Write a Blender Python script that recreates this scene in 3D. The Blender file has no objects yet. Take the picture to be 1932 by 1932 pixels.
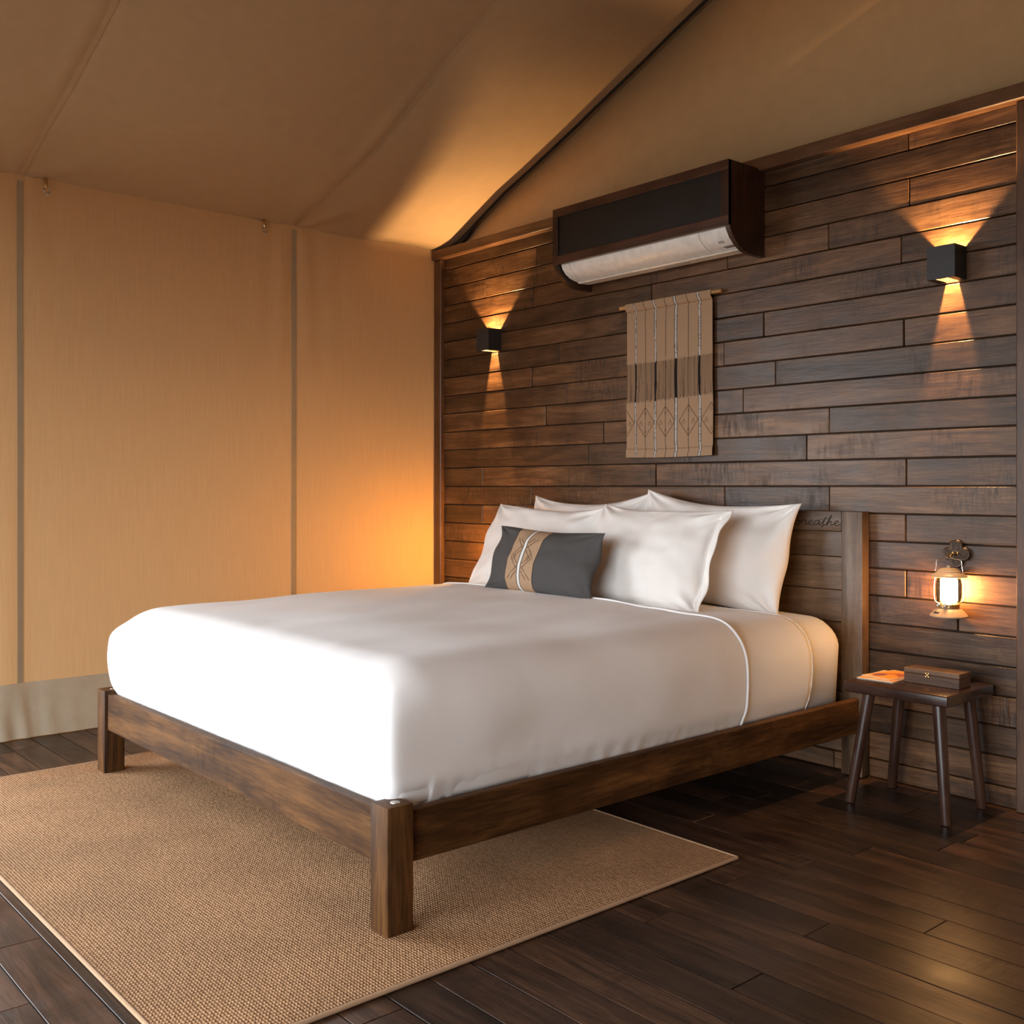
import bpy, bmesh, math, random
from mathutils import Vector, Matrix, noise

SC = bpy.context.scene
COL = SC.collection
PI = math.pi
random.seed(7)

# ------------------------------------------------------------------ camera
cam_d = bpy.data.cameras.new('camera')
cam = bpy.data.objects.new('camera', cam_d)
COL.objects.link(cam)
cam.location = (4.918, -3.685, 1.12)
cam.rotation_euler = (PI / 2, 0, math.radians(49.123))
cam_d.sensor_width = 36
cam_d.lens = 36 * 1959.5 / 1932
cam_d.shift_y = -48 / 1932
cam_d.clip_start = 0.02
SC.camera = cam

# ------------------------------------------------------------------ sky and exposure
SC.view_settings.view_transform = 'Standard'
SC.view_settings.look = 'None'
SC.view_settings.gamma = 1
SC.view_settings.use_curve_mapping = False
SC.view_settings.exposure = 0.0
SC.cycles.use_denoising = True
SC.cycles.max_bounces = 10
SC.cycles.diffuse_bounces = 6
SC.cycles.sample_clamp_indirect = 6
SKY = 11.3
world = bpy.data.worlds.new('overcast_sky')
SC.world = world
world.use_nodes = True
bg = world.node_tree.nodes['Background']
bg.inputs[0].default_value = (0.90, 0.95, 1.0, 1)
bg.inputs[1].default_value = SKY

# opening of the tent front (daylight comes in here); the portal only guides sampling
YF = -5.7
OPX0, OPX1, OPZ = 1.9, 5.3, 2.2
pd = bpy.data.lights.new('opening_portal', 'AREA')
pd.shape = 'RECTANGLE'
pd.size = OPX1 - OPX0
pd.size_y = OPZ
pd.cycles.is_portal = True
po = bpy.data.objects.new('opening_portal', pd)
COL.objects.link(po)
po.location = ((OPX0 + OPX1) / 2, YF - 0.02, OPZ / 2)
po.rotation_euler = (PI / 2, 0, 0)

# side opening of the canvas wall, in front of the bed, out of frame
SPY0, SPY1, SPZ = -5.5, -2.85, 2.15
pd2 = bpy.data.lights.new('side_portal', 'AREA')
pd2.shape = 'RECTANGLE'
pd2.size = SPZ
pd2.size_y = SPY1 - SPY0
pd2.cycles.is_portal = True
po2 = bpy.data.objects.new('side_portal', pd2)
COL.objects.link(po2)
po2.location = (-0.02, (SPY0 + SPY1) / 2, SPZ / 2)
po2.rotation_euler = (0, -PI / 2, 0)

SCONCE_W = 48.0
LANTERN_E = 112.0
WARM = (1.0, 0.60, 0.26)

# ------------------------------------------------------------------ helpers
ORG = {}


def link(name, data, parent=None, loc=(0, 0, 0), rot=(0, 0, 0)):
    """loc is in world space; parents are never rotated"""
    o = bpy.data.objects.new(name, data)
    COL.objects.link(o)
    o.location = loc
    o.rotation_euler = rot
    ORG[o.name] = Vector(loc)
    if parent is not None:
        o.parent = parent
        o.location = Vector(loc) - ORG[parent.name]
    return o


def tag(o, label=None, cat=None, group=None, kind=None):
    if label: o['label'] = label
    if cat: o['category'] = cat
    if group: o['group'] = group
    if kind: o['kind'] = kind
    return o


def empty(name, loc, label, cat, group=None):
    return tag(link(name, None, None, loc), label, cat, group)


def finish(bm, name, mat=None, smooth=True, loc=None, auto=None):
    me = bpy.data.meshes.new(name)
    if loc is not None:
        bmesh.ops.translate(bm, verts=bm.verts, vec=-Vector(loc))
    bm.normal_update()
    bm.to_mesh(me)
    bm.free()
    if mat: me.materials.append(mat)
    if smooth:
        me.shade_smooth()
        if auto is not None:
            me.set_sharp_from_angle(angle=math.radians(auto))
    return me


def obj(name, bm, mat, parent=None, smooth=True, loc=(0, 0, 0), auto=35):
    """bm is given in world coordinates, its origin moved to loc"""
    me = finish(bm, name, mat, smooth, loc, auto)
    return link(name, me, parent, loc)


def add_box(bm, a, b, bev=0.0, seg=1):
    a, b = Vector(a), Vector(b)
    r = bmesh.ops.create_cube(bm, size=1)
    vs = r['verts']
    bmesh.ops.scale(bm, vec=b - a, verts=vs)
    bmesh.ops.translate(bm, vec=(a + b) / 2, verts=vs)
    if bev > 0:
        es = list({e for v in vs for e in v.link_edges})
        r = bmesh.ops.bevel(bm, geom=es, offset=bev, segments=seg, profile=0.5, affect='EDGES')
        vs = list({v for f in r['faces'] for v in f.verts})
    return vs


def box(name, a, b, mat, parent=None, bev=0.002, seg=1, loc=(0, 0, 0)):
    bm = bmesh.new()
    add_box(bm, a, b, bev, seg)
    return obj(name, bm, mat, parent, True, loc)


def add_tube(bm, pts, rad, n=8, closed=False, caps=True):
    pts = [Vector(p) for p in pts]
    N = len(pts)
    rads = rad if isinstance(rad, (list, tuple)) else [rad] * N
    rings = []
    up = None
    for i, p in enumerate(pts):
        if closed:
            t = pts[(i + 1) % N] - pts[i - 1]
        else:
            t = pts[min(i + 1, N - 1)] - pts[max(i - 1, 0)]
        t.normalize()
        if up is None:
            up = Vector((0, 0, 1)) if abs(t.z) < 0.9 else Vector((1, 0, 0))
        side = t.cross(up)
        if side.length < 1e-6: side = t.orthogonal()
        side.normalize()
        up = side.cross(t).normalized()
        rings.append([bm.verts.new(p + (side * math.cos(2 * PI * k / n) + up * math.sin(2 * PI * k / n)) * rads[i]) for k in range(n)])
    M = N if closed else N - 1
    for i in range(M):
        a, b = rings[i], rings[(i + 1) % N]
        for k in range(n):
            bm.faces.new((a[k], a[(k + 1) % n], b[(k + 1) % n], b[k]))
    if caps and not closed:
        bm.faces.new(rings[0][::-1])
        bm.faces.new(rings[-1])


def add_lathe(bm, prof, c, n=32, cap=True):
    c = Vector(c)
    rings = []
    for r, z in prof:
        rings.append([bm.verts.new(c + Vector((r * math.cos(2 * PI * k / n), r * math.sin(2 * PI * k / n), z))) for k in range(n)])
    for a, b in zip(rings, rings[1:]):
        for k in range(n):
            bm.faces.new((a[k], a[(k + 1) % n], b[(k + 1) % n], b[k]))
    if cap:
        bm.faces.new(rings[0][::-1])
        bm.faces.new(rings[-1])


def add_prism(bm, poly, fn, d0, d1, bev=0):
    """polygon of 2D points extruded from d0 to d1; fn(u, v, d) gives the point"""
    a = [bm.verts.new(fn(u, v, d0)) for u, v in poly]
    b = [bm.verts.new(fn(u, v, d1)) for u, v in poly]
    bm.faces.new(a)
    bm.faces.new(b[::-1])
    n = len(poly)
    for i in range(n):
        bm.faces.new((a[i], b[i], b[(i + 1) % n], a[(i + 1) % n]))
    bmesh.ops.recalc_face_normals(bm, faces=bm.faces)


def interp(tab, x):
    if x <= tab[0][0]: return tab[0][1]
    for (a, fa), (b, fb) in zip(tab, tab[1:]):
        if x <= b:
            return fa + (fb - fa) * (x - a) / (b - a)
    (a, fa), (b, fb) = tab[-2], tab[-1]
    return fb + (fb - fa) / (b - a) * (x - b)


def nz(x, y, z=0.0):
    return noise.noise(Vector((x, y, z)))


def smooth01(t):
    t = max(0.0, min(1.0, t))
    return t * t * (3 - 2 * t)


# ------------------------------------------------------------------ materials
class NT:
    def __init__(self, name):
        self.m = bpy.data.materials.new(name)
        self.m.use_nodes = True
        self.t = self.m.node_tree
        self.b = self.t.nodes['Principled BSDF']

    def n(self, typ, **kw):
        nd = self.t.nodes.new(typ)
        for k, v in kw.items():
            if k.startswith('i_'):
                nd.inputs[k[2:].replace('_', ' ')].default_value = v
            else:
                setattr(nd, k, v)
        return nd

    def l(self, a, b):
        self.t.links.new(a, b)


def ramp(nt, fac, stops):
    r = nt.n('ShaderNodeValToRGB')
    e = r.color_ramp.elements
    while len(e) < len(stops): e.new(0.5)
    for el, (p, c) in zip(e, stops):
        el.position = p
        el.color = (*c, 1) if len(c) == 3 else c
    nt.l(fac, r.inputs[0])
    return r


def mixc(nt, typ, fac, a, b):
    m = nt.n('ShaderNodeMix', data_type='RGBA', blend_type=typ)
    for s, v in ((m.inputs[0], fac), (m.inputs[6], a), (m.inputs[7], b)):
        if isinstance(v, (int, float)): s.default_value = v
        elif isinstance(v, tuple): s.default_value = (*v, 1)
        else: nt.l(v, s)
    return m.outputs[2]


def math_(nt, op, a, b=None, clamp=False):
    m = nt.n('ShaderNodeMath', operation=op, use_clamp=clamp)
    for s, v in ((m.inputs[0], a), (m.inputs[1], b)):
        if v is None: continue
        if isinstance(v, (int, float)): s.default_value = v
        else: nt.l(v, s)
    return m.outputs[0]


def wood(name, dark, mid, light, axis='X', rough=0.4, vary=0.5, worn=0.0, scale=1.0, spec=0.5, bump=0.25, knots=0.0, rvar=0.25):
    nt = NT(name)
    tc = nt.n('ShaderNodeTexCoord')
    oi = nt.n('ShaderNodeObjectInfo')
    vec = tc.outputs['Object']
    off = nt.n('ShaderNodeVectorMath', operation='MULTIPLY_ADD')
    rnd = nt.n('ShaderNodeCombineXYZ')
    nt.l(math_(nt, 'MULTIPLY', oi.outputs['Random'], 37.0), rnd.inputs[0])
    nt.l(math_(nt, 'MULTIPLY', oi.outputs['Random'], 91.0), rnd.inputs[1])
    nt.l(math_(nt, 'MULTIPLY', oi.outputs['Random'], 53.0), rnd.inputs[2])
    add = nt.n('ShaderNodeVectorMath', operation='ADD')
    nt.l(vec, add.inputs[0]); nt.l(rnd.outputs[0], add.inputs[1])
    mp = nt.n('ShaderNodeMapping')
    s = {'X': (0.09, 1, 1), 'Y': (1, 0.09, 1), 'Z': (1, 1, 0.09)}[axis]
    mp.inputs['Scale'].default_value = tuple(v * scale for v in s)
    nt.l(add.outputs[0], mp.inputs['Vector'])
    # long figure, fine pores, broad stain
    n1 = nt.n('ShaderNodeTexNoise', i_Scale=16.0, i_Detail=7.0, i_Roughness=0.62, i_Distortion=0.9)
    nt.l(mp.outputs[0], n1.inputs['Vector'])
    n2 = nt.n('ShaderNodeTexNoise', i_Scale=130.0, i_Detail=4.0, i_Roughness=0.6)
    nt.l(mp.outputs[0], n2.inputs['Vector'])
    n3 = nt.n('ShaderNodeTexNoise', i_Scale=5.0 * scale, i_Detail=4.0, i_Roughness=0.6)
    nt.l(add.outputs[0], n3.inputs['Vector'])
    fac = math_(nt, 'ADD', math_(nt, 'MULTIPLY', n1.outputs[0], 0.68), math_(nt, 'MULTIPLY', n2.outputs[0], 0.32))
    r = ramp(nt, fac, [(0.36, dark), (0.5, mid), (0.63, light)])
    c = r.outputs[0]
    blot = ramp(nt, n3.outputs[0], [(0.3, (0.55, 0.52, 0.5)), (0.55, (1, 1, 1)), (0.75, (1.15, 1.1, 1.02))])
    c = mixc(nt, 'MULTIPLY', 0.8, c, blot.outputs[0])
    # board to board
    br = ramp(nt, oi.outputs['Random'], [(0.0, (1 - vary * 0.55,) * 3), (0.35, (1 - vary * 0.1, 1 - vary * 0.16, 1 - vary * 0.2)), (0.7, (1 + vary * 0.25, 1 + vary * 0.12, 1 + vary * 0.02)), (1.0, (1 + vary * 0.5, 1 + vary * 0.45, 1 + vary * 0.4))])
    c = mixc(nt, 'MULTIPLY', 1.0, c, br.outputs[0])
    if knots:
        vo = nt.n('ShaderNodeTexVoronoi', i_Scale=2.6)
        kv = nt.n('ShaderNodeMapping')
        kv.inputs['Scale'].default_value = {'X': (0.7, 1, 1), 'Y': (1, 0.7, 1), 'Z': (1, 1, 0.7)}[axis]
        nt.l(add.outputs[0], kv.inputs[0]); nt.l(kv.outputs[0], vo.inputs['Vector'])
        kn = ramp(nt, vo.outputs['Distance'], [(0.0, (0.25, 0.18, 0.12)), (0.035, (0.5, 0.4, 0.32)), (0.12, (1, 1, 1))])
        c = mixc(nt, 'MULTIPLY', knots, c, kn.outputs[0])
    ro = math_(nt, 'ADD', rough - rvar / 2, math_(nt, 'MULTIPLY', n3.outputs[0], rvar))
    height = fac
    if worn:
        # saw marks across the grain and rubbed patches
        mw = nt.n('ShaderNodeMapping')
        mw.inputs['Scale'].default_value = {'X': (1, 0.2, 0.2), 'Y': (0.2, 1, 0.2), 'Z': (0.2, 0.2, 1)}[axis]
        nt.l(add.outputs[0], mw.inputs[0])
        nw = nt.n('ShaderNodeTexNoise', i_Scale=70.0, i_Detail=3.0)
        nt.l(mw.outputs[0], nw.inputs['Vector'])
        npz = nt.n('ShaderNodeTexNoise', i_Scale=3.2, i_Detail=5.0, i_Roughness=0.65)
        nt.l(add.outputs[0], npz.inputs['Vector'])
        patch = ramp(nt, npz.outputs[0], [(0.5, (0, 0, 0)), (0.68, (1, 1, 1))])
        mk = math_(nt, 'MULTIPLY', patch.outputs[0], math_(nt, 'MULTIPLY', math_(nt, 'SUBTRACT', nw.outputs[0], 0.4), 3.0, True), True)
        c = mixc(nt, 'MIX', math_(nt, 'MULTIPLY', mk, worn), c, tuple(v * 0.35 for v in dark))
        height = math_(nt, 'SUBTRACT', height, math_(nt, 'MULTIPLY', mk, 0.5))
        ro = math_(nt, 'ADD', ro, math_(nt, 'MULTIPLY', mk, 0.15))
    bp = nt.n('ShaderNodeBump')
    bp.inputs['Strength'].default_value = bump
    bp.inputs['Distance'].default_value = 0.004
    nt.l(height, bp.inputs['Height'])
    nt.l(c, nt.b.inputs['Base Color'])
    nt.l(ro, nt.b.inputs['Roughness'])
    nt.l(bp.outputs[0], nt.b.inputs['Normal'])
    nt.b.inputs['Specular IOR Level'].default_value = spec
    return nt.m


def plain(name, col, rough=0.5, metal=0.0, spec=0.5, var=0.08, sc=30.0):
    nt = NT(name)
    tc = nt.n('ShaderNodeTexCoord')
    n1 = nt.n('ShaderNodeTexNoise', i_Scale=sc, i_Detail=3.0)
    nt.l(tc.outputs['Object'], n1.inputs['Vector'])
    r = ramp(nt, n1.outputs[0], [(0.3, tuple(v * (1 - var) for v in col)), (0.7, tuple(min(1, v * (1 + var)) for v in col))])
    nt.l(r.outputs[0], nt.b.inputs['Base Color'])
    nt.b.inputs['Roughness'].default_value = rough
    nt.b.inputs['Metallic'].default_value = metal
    nt.b.inputs['Specular IOR Level'].default_value = spec
    return nt.m


def cloth(name, col, weave=900.0, streak=(1, 1, 1), var=0.07, bump=0.15, sheen=0.0, rough=0.9, wr=0.0, through=None):
    nt = NT(name)
    tc = nt.n('ShaderNodeTexCoord')
    mp = nt.n('ShaderNodeMapping')
    mp.inputs['Scale'].default_value = streak
    nt.l(tc.outputs['Object'], mp.inputs[0])
    n1 = nt.n('ShaderNodeTexNoise', i_Scale=14.0, i_Detail=6.0, i_Roughness=0.65)
    nt.l(mp.outputs[0], n1.inputs['Vector'])
    r = ramp(nt, n1.outputs[0], [(0.3, tuple(v * (1 - var) for v in col)), (0.7, tuple(min(1, v * (1 + var)) for v in col))])
    nt.l(r.outputs[0], nt.b.inputs['Base Color'])
    n2 = nt.n('ShaderNodeTexNoise', i_Scale=weave, i_Detail=2.0)
    nt.l(tc.outputs['Object'], n2.inputs['Vector'])
    bp = nt.n('ShaderNodeBump')
    bp.inputs['Strength'].default_value = bump
    bp.inputs['Distance'].default_value = 0.001
    nt.l(n2.outputs[0], bp.inputs['Height'])
    last = bp
    if wr:
        n3 = nt.n('ShaderNodeTexNoise', i_Scale=9.0, i_Detail=3.0, i_Distortion=0.6)
        nt.l(tc.outputs['Object'], n3.inputs['Vector'])
        b2 = nt.n('ShaderNodeBump')
        b2.inputs['Strength'].default_value = wr
        b2.inputs['Distance'].default_value = 0.02
        nt.l(n3.outputs[0], b2.inputs['Height'])
        nt.l(bp.outputs[0], b2.inputs['Normal'])
        last = b2
    nt.l(last.outputs[0], nt.b.inputs['Normal'])
    nt.b.inputs['Roughness'].default_value = rough
    nt.b.inputs['Specular IOR Level'].default_value = 0.2
    if sheen: nt.b.inputs['Sheen Weight'].default_value = sheen
    if through:
        # thin canvas lets some of the light behind it through
        tl = nt.n('ShaderNodeBsdfTranslucent')
        nt.l(mixc(nt, 'MULTIPLY', 1.0, r.outputs[0], tuple(v / c for v, c in zip(through, col))), tl.inputs[0])
        mx = nt.n('ShaderNodeMixShader', i_Fac=0.10)
        nt.l(nt.b.outputs[0], mx.inputs[1])
        nt.l(tl.outputs[0], mx.inputs[2])
        nt.l(mx.outputs[0], nt.t.nodes['Material Output'].inputs[0])
    return nt.m


def painted(name, rough=0.9, weave=900.0):
    """flat print held in a colour attribute"""
    nt = NT(name)
    at = nt.n('ShaderNodeVertexColor', layer_name='print')
    nt.l(at.outputs[0], nt.b.inputs['Base Color'])
    tc = nt.n('ShaderNodeTexCoord')
    n2 = nt.n('ShaderNodeTexNoise', i_Scale=weave, i_Detail=2.0)
    nt.l(tc.outputs['Object'], n2.inputs['Vector'])
    bp = nt.n('ShaderNodeBump')
    bp.inputs['Strength'].default_value = 0.25
    bp.inputs['Distance'].default_value = 0.001
    nt.l(n2.outputs[0], bp.inputs['Height'])
    nt.l(bp.outputs[0], nt.b.inputs['Normal'])
    nt.b.inputs['Roughness'].default_value = rough
    nt.b.inputs['Specular IOR Level'].default_value = 0.2
    return nt.m


def emit(name, col, strength):
    nt = NT(name)
    nt.b.inputs['Base Color'].default_value = (*col, 1)
    nt.b.inputs['Emission Color'].default_value = (*col, 1)
    nt.b.inputs['Emission Strength'].default_value = strength
    return nt.m


def rug_mat():
    nt = NT('sisal_weave')
    tc = nt.n('ShaderNodeTexCoord')
    mp = nt.n('ShaderNodeMapping')
    mp.inputs['Rotation'].default_value = (0, 0, math.radians(0))
    nt.l(tc.outputs['Object'], mp.inputs[0])
    w1 = nt.n('ShaderNodeTexWave', wave_type='BANDS', bands_direction='X', i_Scale=26.0, i_Distortion=1.2, i_Detail=1.0)
    w2 = nt.n('ShaderNodeTexWave', wave_type='BANDS', bands_direction='Y', i_Scale=38.0, i_Distortion=1.6, i_Detail=1.0)
    for w in (w1, w2):
        w.inputs['Detail Scale'].default_value = 3.0
        nt.l(mp.outputs[0], w.inputs['Vector'])
    vo = nt.n('ShaderNodeTexVoronoi', i_Scale=75.0)
    mv = nt.n('ShaderNodeMapping')
    mv.inputs['Scale'].default_value = (0.75, 1.25, 1)
    nt.l(mp.outputs[0], mv.inputs[0]); nt.l(mv.outputs[0], vo.inputs['Vector'])
    hgt = math_(nt, 'ADD', math_(nt, 'MULTIPLY', w1.outputs[1], w2.outputs[1]), math_(nt, 'MULTIPLY', math_(nt, 'SUBTRACT', 1.0, vo.outputs['Distance']), 0.5))
    n1 = nt.n('ShaderNodeTexNoise', i_Scale=2.5, i_Detail=5.0)
    nt.l(tc.outputs['Object'], n1.inputs['Vector'])
    base = ramp(nt, hgt, [(0.2, (0.28, 0.16, 0.085)), (0.6, (0.43, 0.258, 0.142)), (1.0, (0.52, 0.325, 0.185))])
    big = ramp(nt, n1.outputs[0], [(0.35, (0.86, 0.84, 0.82)), (0.65, (1.08, 1.04, 1.0))])
    nt.l(mixc(nt, 'MULTIPLY', 1.0, base.outputs[0], big.outputs[0]), nt.b.inputs['Base Color'])
    bp = nt.n('ShaderNodeBump')
    bp.inputs['Strength'].default_value = 0.6
    bp.inputs['Distance'].default_value = 0.006
    nt.l(hgt, bp.inputs['Height'])
    nt.l(bp.outputs[0], nt.b.inputs['Normal'])
    nt.b.inputs['Roughness'].default_value = 0.95
    nt.b.inputs['Specular IOR Level'].default_value = 0.1
    return nt.m


def glass_mat():
    nt = NT('lantern_glass')
    t = nt.n('ShaderNodeBsdfTransparent')
    g = nt.n('ShaderNodeBsdfGlossy')
    g.inputs['Roughness'].default_value = 0.05
    fr = nt.n('ShaderNodeFresnel')
    fr.inputs[0].default_value = 1.45
    mx = nt.n('ShaderNodeMixShader')
    nt.l(fr.outputs[0], mx.inputs[0])
    nt.l(t.outputs[0], mx.inputs[1])
    nt.l(g.outputs[0], mx.inputs[2])
    nt.l(mx.outputs[0], nt.t.nodes['Material Output'].inputs[0])
    return nt.m


def mesh_panel_mat():
    nt = NT('black_woven_mesh')
    tc = nt.n('ShaderNodeTexCoord')
    ck = nt.n('ShaderNodeTexChecker', i_Scale=220.0)
    nt.l(tc.outputs['Object'], ck.inputs['Vector'])
    n1 = nt.n('ShaderNodeTexNoise', i_Scale=8.0, i_Detail=4.0)
    nt.l(tc.outputs['Object'], n1.inputs['Vector'])
    bp = nt.n('ShaderNodeBump')
    bp.inputs['Strength'].default_value = 0.8
    bp.inputs['Distance'].default_value = 0.002
    nt.l(ck.outputs['Fac'], bp.inputs['Height'])
    nt.b.inputs['Base Color'].default_value = (0.006, 0.005, 0.005, 1)
    nt.l(math_(nt, 'ADD', 0.25, math_(nt, 'MULTIPLY', n1.outputs[0], 0.4)), nt.b.inputs['Roughness'])
    nt.l(bp.outputs[0], nt.b.inputs['Normal'])
    return nt.m


M = {}
M['wall_wood'] = wood('wall_plank_wood', (0.040, 0.018, 0.007), (0.094, 0.046, 0.019), (0.165, 0.088, 0.040), 'X', 0.38, 0.8, 1.0, 1.0, 0.47, 0.5)
M['floor_wood'] = wood('floor_plank_wood', (0.015, 0.008, 0.005), (0.046, 0.023, 0.013), (0.095, 0.049, 0.028), 'X', 0.36, 0.85, 0.5, 1.0, 0.4, 0.3, 0.3, 0.3)
bedc = ((0.024, 0.009, 0.003), (0.082, 0.035, 0.010), (0.160, 0.072, 0.021))
M['bed_x'] = wood('bed_wood_across', *bedc, 'X', 0.55, 0.15, 0.15, 0.8, 0.2, 0.25, 0.8)
M['bed_y'] = wood('bed_wood_along', *bedc, 'Y', 0.55, 0.15, 0.15, 0.8, 0.2, 0.25, 0.5)
M['bed_z'] = wood('bed_wood_upright', *bedc, 'Z', 0.55, 0.15, 0.0, 0.8, 0.2, 0.25)
headc = ((0.045, 0.024, 0.012), (0.105, 0.060, 0.030), (0.165, 0.100, 0.055))
M['head_x'] = wood('headboard_wood_across', *headc, 'X', 0.42, 0.35, 0.6, 0.9, 0.5, 0.25, 0.3)
M['head_z'] = wood('headboard_wood_upright', *headc, 'Z', 0.42, 0.2, 0.2, 0.9, 0.5, 0.2)
M['trim_x'] = wood('trim_wood_across', (0.05, 0.022, 0.010), (0.10, 0.046, 0.020), (0.15, 0.074, 0.034), 'X', 0.4, 0.2)
M['trim_z'] = wood('trim_wood_upright', (0.05, 0.022, 0.010), (0.10, 0.046, 0.020), (0.15, 0.074, 0.034), 'Z', 0.4, 0.2)
M['stool'] = wood('stool_wood', (0.020, 0.009, 0.006), (0.040, 0.018, 0.012), (0.060, 0.029, 0.019), 'X', 0.28, 0.1, 0, 1, 0.5, 0.1)
M['stool_leg'] = wood('stool_leg_wood', (0.026, 0.011, 0.007), (0.050, 0.022, 0.014), (0.075, 0.035, 0.022), 'Z', 0.3, 0.1, 0, 1, 0.5, 0.1)
M['box'] = wood('keepsake_box_wood', (0.05, 0.024, 0.012), (0.11, 0.055, 0.028), (0.17, 0.092, 0.05), 'X', 0.45, 0.1)
M['cover_x'] = wood('cover_wood_across', (0.030, 0.011, 0.006), (0.062, 0.024, 0.012), (0.095, 0.040, 0.02), 'X', 0.35, 0.1)
M['cover_z'] = wood('cover_wood_upright', (0.018, 0.008, 0.005), (0.040, 0.017, 0.009), (0.068, 0.030, 0.015), 'Z', 0.35, 0.1)
M['rod'] = wood('rod_wood', (0.30, 0.15, 0.05), (0.42, 0.22, 0.08), (0.52, 0.30, 0.12), 'X', 0.5, 0.1)
CAN = (0.50, 0.31, 0.165)
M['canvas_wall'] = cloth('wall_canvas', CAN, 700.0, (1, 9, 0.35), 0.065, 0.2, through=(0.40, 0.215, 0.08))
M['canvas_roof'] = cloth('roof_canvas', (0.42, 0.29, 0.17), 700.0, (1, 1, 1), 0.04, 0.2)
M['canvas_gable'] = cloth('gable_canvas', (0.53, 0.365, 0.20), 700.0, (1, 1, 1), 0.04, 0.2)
M['hem'] = cloth('hem_canvas', (0.47, 0.385, 0.275), 600.0, (1, 1, 1), 0.06, 0.25)
M['seam'] = cloth('seam_tape', (0.34, 0.26, 0.17), 600.0, (1, 1, 1), 0.06, 0.2)
M['binding'] = cloth('dark_binding', (0.035, 0.03, 0.025), 600.0, (1, 1, 1), 0.1, 0.2)
M['linen'] = cloth('white_linen', (0.90, 0.89, 0.88), 1200.0, (1, 1, 1), 0.012, 0.08, 0.1, 0.85, 0.05)
M['pillow'] = cloth('white_pillowcase', (0.83, 0.80, 0.765), 1200.0, (1, 1, 1), 0.012, 0.08, 0.1, 0.85, 0.16)
M['print'] = painted('woven_print')
M['paper'] = painted('printed_paper', 0.45, 60.0)
M['rug'] = rug_mat()
M['rug_edge'] = cloth('rug_binding', (0.42, 0.27, 0.165), 300.0, (1, 1, 1), 0.1, 0.5)
M['black'] = plain('black_powder_coat', (0.022, 0.022, 0.023), 0.5)
M['bronze'] = plain('dark_bronze', (0.055, 0.034, 0.022), 0.4, 0.6)
M['brass'] = plain('worn_brass', (0.55, 0.38, 0.18), 0.3, 1.0)
M['steel'] = plain('bright_steel', (0.6, 0.57, 0.52), 0.25, 1.0)
M['enamel'] = plain('sand_enamel', (0.42, 0.29, 0.18), 0.4)
M['white_plastic'] = plain('white_plastic', (0.78, 0.77, 0.74), 0.35)
M['grey_plastic'] = plain('grey_plastic', (0.12, 0.125, 0.13), 0.4)
M['grey_mark'] = plain('pale_grey_mark', (0.42, 0.41, 0.40), 0.4)
M['ink'] = plain('carved_line', (0.014, 0.009, 0.006), 0.8)
M['mesh_panel'] = mesh_panel_mat()
M['glass'] = glass_mat()
M['glow'] = emit('lantern_glow', (1.0, 0.53, 0.19), LANTERN_E)
M['glow_amber'] = emit('lantern_glow_amber', (1.0, 0.43, 0.045), LANTERN_E * 6.8)
M['dirt'] = plain('outside_ground', (0.16, 0.14, 0.11), 0.9)
M['joint'] = plain('lamplit_joint_filler', (0.075, 0.055, 0.042), 0.8)  # pale filler; lamplight caught along the board joints is put into its colour
M['sub'] = plain('dark_subfloor', (0.012, 0.009, 0.007), 0.7)

# ------------------------------------------------------------------ room shell
XR, YB = 6.8, YF
RIDGE = 3.4
P_GABLE = [(0, 2.506), (0.10, 2.518), (0.19, 2.538), (0.286, 2.580), (0.45, 2.66), (0.60, 2.733), (1.109, 2.926), (1.976, 3.292), (3.4, 3.87)]
P_SEAM1 = [(0, 2.498), (0.309, 2.567), (0.738, 2.693), (1.146, 2.870), (1.359, 2.963), (1.662, 3.085), (3.4, 3.80)]
P_SEAM2 = [(0, 2.503), (0.315, 2.600), (0.651, 2.69), (0.835, 2.755), (1.142, 2.86), (3.4, 3.72)]


def roof_z(x, y):
    if x > RIDGE: x = 2 * RIDGE - x
    a, b, c = interp(P_GABLE, x), interp(P_SEAM1, x), interp(P_SEAM2, x)
    s1, s2 = -0.956, -2.318
    if y > s1:
        t = min(1.0, y / s1) if y < 0 else 0.0
        z = a + (b - a) * smooth01(t)
        sag = math.sin(PI * t)
    elif y > s2:
        t = (y - s1) / (s2 - s1)
        z = b + (c - b) * t
        sag = math.sin(PI * t)
    else:
        t = ((s2 - y) / 1.36) % 1.0
        z = c
        sag = math.sin(PI * t)
    e = math.exp(-((x - 0.7) / 0.6) ** 2)
    z -= 0.035 * sag * math.sin(PI * min(1, x / 3.4)) * (0.5 + e)
    # crinkles that fan out from the seam feet, and drag folds beside the seam
    if x < 2.2:
        for ys, amp in ((s1, 1.0), (s2, 0.8)):
            dy, dx = y - ys, x + 0.05
            rr = math.hypot(dx, dy)
            ang = math.atan2(dy, dx)
            fall = math.exp(-(rr / 0.75) ** 2) * smooth01(rr / 0.12)
            z += amp * 0.007 * fall * math.sin(ang * 7 + 2.2 * nz(x * 2, y * 2, 3)) * (1 if abs(dy) > 0.02 else 0.6)
            # ridge over the rafter line
            z += 0.006 * math.exp(-(dy / 0.012) ** 2)
            z -= 0.010 * math.exp(-((dy + 0.05) / 0.035) ** 2) * smooth01((x - 0.5) / 0.3) * smooth01((1.4 - x) / 0.4) * amp
        z += 0.004 * nz(x * 3.1, y * 2.3, 1.7)
    if x <= 0.001:
        z = min(max(z, 2.495), 2.509)
    return z


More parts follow.
